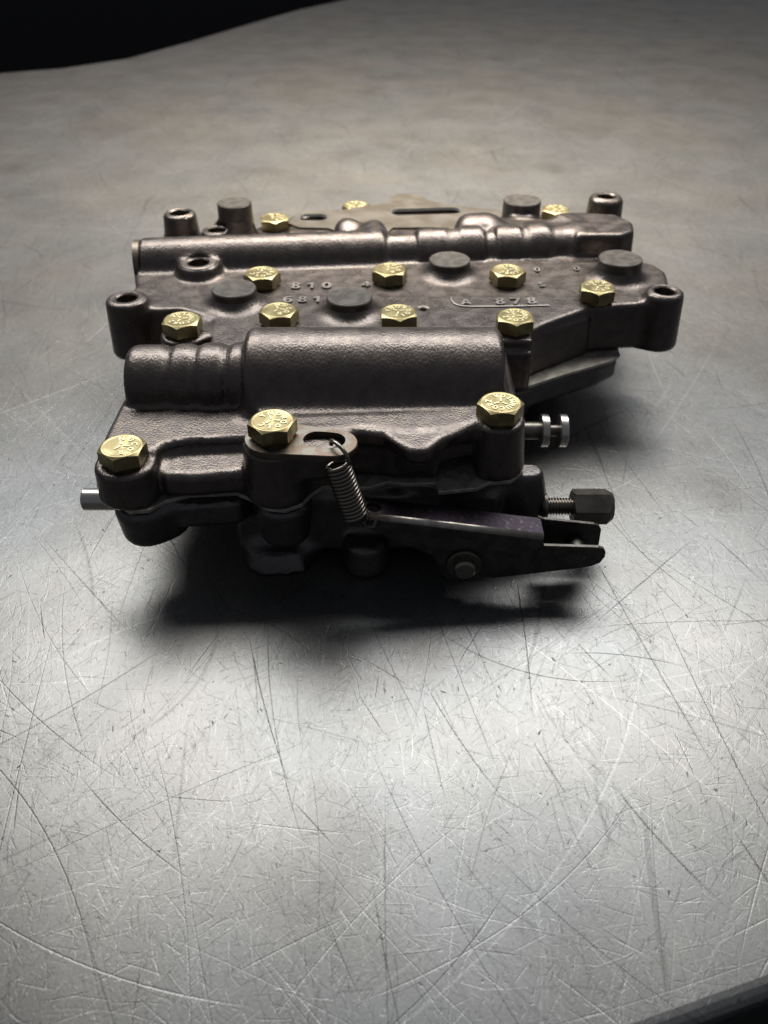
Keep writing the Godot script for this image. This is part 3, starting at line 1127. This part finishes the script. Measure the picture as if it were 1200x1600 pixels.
func _bolts(body: Node3D) -> void:
	var head := hex_head()
	var marks := [head_marks("NUCOR   ", TAU / 8.0), head_marks("NOROOLC Y", TAU / 9.0), head_marks("DIMNUCORZ V", TAU / 11.0)]
	# x, z, seat height, turn, which stamp
	var list := [[-78.0, 55.5, 45.0, 22.0, 0], [-32.8, 54.2, 53.1, 12.0, 1], [35.8, 40.5, 51.0, 0.0, 2],
		[-72.3, -15.5, 52.0, 26.0, 2], [-38.4, -23.3, 52.0, 10.0, 0], [5.2, -21.7, 52.0, 35.0, 1], [47.2, -18.1, 52.0, 28.0, 2],
		[-48.3, -57.3, 52.0, 8.0, 1], [2.3, -61.1, 52.0, 15.0, 0], [49.3, -59.8, 52.0, 52.0, 2], [81.9, -44.0, 52.0, 24.0, 1],
		[-52.1, -139.5, 45.2, 40.0, 0], [-14.0, -170.0, 41.0, 12.0, 2], [83.4, -151.8, 45.2, 20.0, 1]]
	for b in list:
		var o := part("hex_bolt", head, zinc_mat, body, Vector3(b[0], b[2] + 0.35, b[1]) * MM)
		o.rotation_degrees = Vector3(0, b[3], 0)
		var g := part("head_stamp", marks[b[4]], stamp_mat, o)
		g.rotation_degrees = Vector3(0, rng.randf() * 40.0 - 20.0, 0)

# ------------------------------------------------------------------ bracket and return spring
func _bracket_and_spring(body: Node3D) -> void:
	# stadium-shaped bracket under the second front bolt, with a slot at its free end
	var c0 := Vector2(-32.8, 54.8)
	var c1 := Vector2(-15.0, 57.6)
	var hole := Vector2(-17.6, 56.2)
	var outer := PackedVector2Array()
	var inner := PackedVector2Array()
	var along := (c1 - c0).normalized()
	var full := PackedVector2Array()
	for i in 25:
		var a := along.angle() + PI / 2 + PI * i / 24.0
		full.append(c0 + Vector2(cos(a), sin(a)) * 8.6)
	for i in 25:
		var a2 := along.angle() - PI / 2 + PI * i / 24.0
		full.append(c1 + Vector2(cos(a2), sin(a2)) * 7.3)
	var m := 72
	for i in m:
		var a3 := TAU * i / m
		var d := Vector2(cos(a3), sin(a3))
		var e := d * 4.4
		if absf(d.dot(along)) >= 0.0:
			e = d * 4.3 + along * 2.0 * clampf(d.dot(along) * 3.0, -1, 1)
		inner.append(hole + e)
		var far := hole + d * 60.0
		var best := 1e9
		var hit := hole + d * 7.0
		for k in full.size():
			var x = Geometry2D.segment_intersects_segment(hole, far, full[k], full[(k + 1) % full.size()])
			if x != null and hole.distance_to(x) < best:
				best = hole.distance_to(x)
				hit = x
		outer.append(hit)
	part("spring_bracket", ring_plate(outer, inner, Vector3(0, 53.0, 0), Vector3.RIGHT, Vector3.BACK, Vector3.UP, 1.9, 0.25), bracket_mat, body)
	# closed-wound extension spring with a hook at either end
	var top := Vector3(-13.6, 49.6, 63.8)
	var bot := Vector3(-8.4, 32.0, 66.4)
	var ax := (bot - top).normalized()
	var s := Vector3(1, 0, 0.1)
	s = (s - ax * s.dot(ax)).normalized()
	var t := ax.cross(s)
	var r := 3.4
	var turns := 15.0
	var pts := PackedVector3Array()
	# upper hook: from inside the slot over the bracket's edge and down into the coil
	for p in [Vector3(-15.4, 52.6, 58.2), Vector3(-15.6, 54.2, 58.6), Vector3(-15.0, 55.2, 60.0), Vector3(-13.8, 55.5, 61.8), Vector3(-12.2, 55.0, 63.6), Vector3(-10.9, 53.8, 64.8), Vector3(-10.2, 52.0, 65.2), Vector3(-10.0, 50.4, 64.6)]:
		pts.append(p)
	var n := int(turns * 28)
	for i in n + 1:
		var a4 := TAU * turns * i / n
		pts.append(top + ax * (top.distance_to(bot) * i / n) + (s * cos(a4) + t * sin(a4)) * r)
	for p in [Vector3(-5.2, 31.2, 66.0), Vector3(-5.4, 29.9, 65.6), Vector3(-6.0, 29.2, 65.4), Vector3(-4.6, 28.9, 67.4), Vector3(-2.8, 30.2, 68.4), Vector3(-2.2, 32.6, 67.6)]:
		pts.append(p)
	part("return_spring", tube(pts, 0.62, 10), spring_mat, body)

# ------------------------------------------------------------------ lever
func _lever(body: Node3D) -> void:
	var lev := Node3D.new()
	lev.name = "kickdown_lever"
	body.add_child(lev)
	# local frame: u along the top edge, v down, w away from the viewer
	var O := Vector3(-4.8, 32.4, 66.0)
	var u := Vector3(53.8, -8.2, 0).normalized()
	var v := Vector3(-u.y, u.x, 0) * -1.0
	var n := Vector3(0, 0, 1)
	var to2 := func(x: float, y: float) -> Vector2:
		var d := Vector3(x, y, 66) - O
		return Vector2(d.dot(u), d.dot(v))
	var web := PackedVector2Array()
	web.append(Vector2(-0.8, 1.5))
	web.append(Vector2(54.6, 1.5))
	web.append(Vector2(54.9, 3.0))
	web.append(Vector2(55.6, 3.8))
	for p in [[66.5, 19.6], [68.2, 19.0], [69.0, 17.6], [69.0, 15.6], [67.8, 13.2], [65.5, 11.9], [62.0, 11.0], [41.0, 7.7], [34.5, 6.8]]:
		web.append(to2.call(p[0], p[1]))
	for i in 9:
		var a := deg_to_rad(-40.0 - 17.0 * i)
		web.append(to2.call(25.1 + 8.2 * cos(a), 13.2 + 8.2 * sin(a)))
	for p in [[15.0, 16.4], [8.0, 20.0], [-3.0, 26.2], [-5.6, 28.0], [-6.3, 29.6]]:
		web.append(to2.call(p[0], p[1]))
	part("front_web", plate(web, O, u, v, n, 1.4, 0.18), lever_mat, lev)
	# bent top: quarter round from the web, flat flange, short rear leg
	var st := fresh()
	var prof := []   # [w back, v down, group]
	var R := 1.5
	for i in 9:
		var a := PI / 2 * i / 8.0
		prof.append(Vector2(R - R * cos(a), R - R * sin(a)))
	prof.append(Vector2(8.6, 0.0))
	for i in 6:
		var a := PI / 2 * (i + 1) / 6.0
		prof.append(Vector2(8.6 + 1.4 * sin(a), 1.4 - 1.4 * cos(a)))
	prof.append(Vector2(10.0, 5.0))
	var P := func(uu: float, q: Vector2) -> Vector3: return O + u * uu + v * q.y - n * q.x
	var bend := fresh()
	bend.set_smooth_group(1)
	for i in 8:
		var mid: Vector2 = (prof[i] + prof[i + 1]) * 0.5 - Vector2(R, R)
		var out := v * mid.y - n * mid.x
		quad(bend, P.call(-0.8, prof[i]), P.call(54.6, prof[i]), P.call(54.6, prof[i + 1]), P.call(-0.8, prof[i + 1]), out)
		var cin := Vector2(R, R)
		var i0: Vector2 = cin + (prof[i] - cin) * 0.35
		var i1: Vector2 = cin + (prof[i + 1] - cin) * 0.35
		quad(bend, P.call(-0.8, i0), P.call(54.6, i0), P.call(54.6, i1), P.call(-0.8, i1), -out)
		quad(bend, P.call(54.6, i0), P.call(54.6, i1), P.call(54.6, prof[i + 1]), P.call(54.6, prof[i]), u)
		quad(bend, P.call(-0.8, i0), P.call(-0.8, i1), P.call(-0.8, prof[i + 1]), P.call(-0.8, prof[i]), -u)
	bend.generate_normals()
	part("bent_edge", bend.commit(), edge_mat, lev)
	for i in range(9, prof.size() - 1):
		st.set_smooth_group(1)
		var d2: Vector2 = prof[i + 1] - prof[i]
		quad(st, P.call(3.0, prof[i]), P.call(54.6, prof[i]), P.call(54.6, prof[i + 1]), P.call(3.0, prof[i + 1]), -v * d2.x - n * d2.y)
	st.generate_normals()
	part("rear_leg", st.commit(), lever_mat, lev)
	# the tinted flange with the hole that the spring hooks into
	var outer := PackedVector2Array()
	var inner := PackedVector2Array()
	var hole := Vector2(1.6, 4.2)
	var m := 64
	var angles := []
	for i in m:
		angles.append(TAU * i / m)
	for q in [Vector2(54.6, 8.6), Vector2(-1.0, 8.6), Vector2(-1.0, 1.5), Vector2(54.6, 1.5)]:
		angles.append(fposmod((q - hole).angle(), TAU))
	angles.sort()
	for a in angles:
		var d := Vector2.RIGHT.rotated(a)
		inner.append(hole + d * 2.3)
		var k := 1e9
		if d.x > 1e-5:
			k = minf(k, (54.6 - hole.x) / d.x)
		if d.x < -1e-5:
			k = minf(k, (hole.x + 1.0) / -d.x)
		if d.y > 1e-5:
			k = minf(k, (8.6 - hole.y) / d.y)
		if d.y < -1e-5:
			k = minf(k, (hole.y - 1.5) / -d.y)
		outer.append(hole + d * k)
	part("tinted_flange", ring_plate(outer, inner, O, u, -n, -v, 1.3, 0.02), tint_mat, lev)
	# rear ear beside the screw
	var ear := PackedVector2Array()
	for p in [[48.5, 24.6], [50.4, 23.9], [66.5, 21.8], [68.2, 21.0], [69.0, 19.6], [69.2, 12.0], [66.5, 7.5], [60.0, 6.5], [49.0, 7.5]]:
		ear.append(to2.call(p[0], p[1]))
	part("rear_ear", plate(ear, O - n * 8.7, u, v, n, 1.3, 0.15), lever_mat, lev)
	# pivot pin with its washer, rivet at the tip, roller between the ears
	part("pivot_washer", lathe([[-1.4, 0.0], [0.3, 5.6], [0.8, 5.5], [1.0, 5.0], [1.0, 0.0]], 40, Vector3.BACK), dark_steel_mat, lev, Vector3(25.1, 13.2, 66.2) * MM)
	part("pivot_pin", lathe([[-14.0, 3.5], [2.8, 3.5], [3.6, 2.9], [3.6, 0.0]], 36, Vector3.BACK), spring_mat, lev, Vector3(25.1, 13.2, 66.6) * MM)
	part("tip_rivet", lathe([[0.0, 0.9], [0.25, 0.8], [0.35, 0.4], [0.15, 0.0]], 16, Vector3.BACK), dark_steel_mat, lev, Vector3(62.6, 15.6, 66.0) * MM)
	part("roller", lathe([[-5.6, 0.0], [-6.6, 2.6], [-6.2, 3.0], [-0.5, 3.0], [-0.1, 2.6], [-0.1, 0.0]], 32, Vector3.BACK), lever_mat, lev, Vector3(61.0, 14.8, 64.4) * MM)

# ------------------------------------------------------------------ screw, spool and rod ends
func _right_side(body: Node3D) -> void:
	var scr := Node3D.new()
	scr.name = "adjusting_screw"
	body.add_child(scr)
	scr.position = Vector3(52.0, 17.6, 42.5) * MM
	part("screw_collar", lathe([[0.0, 0.0], [0.0, 4.4], [0.8, 4.9], [1.8, 4.6], [2.2, 3.6], [2.2, 0.0]], 36, Vector3.RIGHT), dark_steel_mat, scr)
	var th := fresh()
	th.set_smooth_group(1)
	var seg := 28
	var pitch := 0.95
	var rows := int(11.0 / pitch * 6)
	for j in rows:
		for i in seg:
			var c := []
			for q in [[j, i], [j + 1, i], [j + 1, i + 1], [j, i + 1]]:
				var a: float = TAU * q[1] / seg
				var x: float = q[0] * pitch / 6.0 + pitch * q[1] / seg
				var ph := fposmod(q[0] / 6.0, 1.0)
				var rr := 3.0 - 0.6 * absf(2.0 * ph - 1.0)
				c.append(Vector3(x, cos(a) * rr, sin(a) * rr))
			quad(th, c[0], c[1], c[2], c[3], Vector3(0, c[0].y + c[2].y, c[0].z + c[2].z))
	th.generate_normals()
	part("screw_thread", th.commit(), spring_mat, scr, Vector3(1.6, 0, 0) * MM)
	# long hexagonal nut with chamfered ends
	var nut := fresh()
	var ap := 5.25
	var seg2 := 72
	for i in seg2:
		var a := TAU * i / seg2
		var b := TAU * (i + 1) / seg2
		var ra := ap / cos(fposmod(a, PI / 3) - PI / 6)
		var rb := ap / cos(fposmod((a + b) * 0.5, PI / 3) - PI / 6 + (b - a) * 0.5)
		var da := Vector3(0, cos(a), sin(a))
		var db := Vector3(0, cos(b), sin(b))
		var X := Vector3.RIGHT
		var xa := (ra - 5.3) * 0.6
		var xb := (rb - 5.3) * 0.6
		var L := 13.2
		nut.set_smooth_group(1)
		quad(nut, da * 5.3, db * 5.3, db * rb + X * xb, da * ra + X * xa, da + db - X * 2.0)
		nut.set_smooth_group(2 + i / 12)
		quad(nut, da * ra + X * xa, db * rb + X * xb, db * rb + X * (L - 1.4 - xb), da * ra + X * (L - 1.4 - xa), da + db)
		nut.set_smooth_group(10)
		quad(nut, da * ra + X * (L - 1.4 - xa), db * rb + X * (L - 1.4 - xb), db * 4.6 + X * L, da * 4.6 + X * L, da + db + X)
		nut.set_smooth_group(-1)
		tri(nut, X * L, da * 4.6 + X * L, db * 4.6 + X * L, X)
		tri(nut, Vector3.ZERO, da * 5.3, db * 5.3, -X)
	nut.generate_normals()
	var nm := part("lock_nut", nut.commit(), dark_steel_mat, scr, Vector3(10.4, 0, 0) * MM)
	nm.rotation_degrees = Vector3(12, 0, 0)
	# manual valve spool reaching out of its bore
	var sp := Node3D.new()
	sp.name = "spool_valve"
	body.add_child(sp)
	sp.position = Vector3(50.0, 25.0, 7.5) * MM
	part("valve_stem", lathe([[-14.0, 3.2], [6.2, 3.2], [6.2, 2.1], [15, 2.1], [15, 0.0]], 36, Vector3.RIGHT), dark_steel_mat, sp)
	for x in [6.0, 12.6]:
		part("valve_land", lathe([[0.0, 0.0], [0.0, 5.6], [0.25, 5.9], [2.6, 5.9], [2.85, 5.6], [2.85, 0.0]], 48, Vector3.RIGHT), steel_mat, sp, Vector3(x, 0, 0) * MM)
	# plain rod end at the left
	part("rod_end", lathe([[0.0, 3.5], [14.4, 3.5], [14.8, 3.1], [14.8, 0.0]], 40, Vector3.LEFT), steel_mat, body, Vector3(-79.0, 30.0, 55.0) * MM)
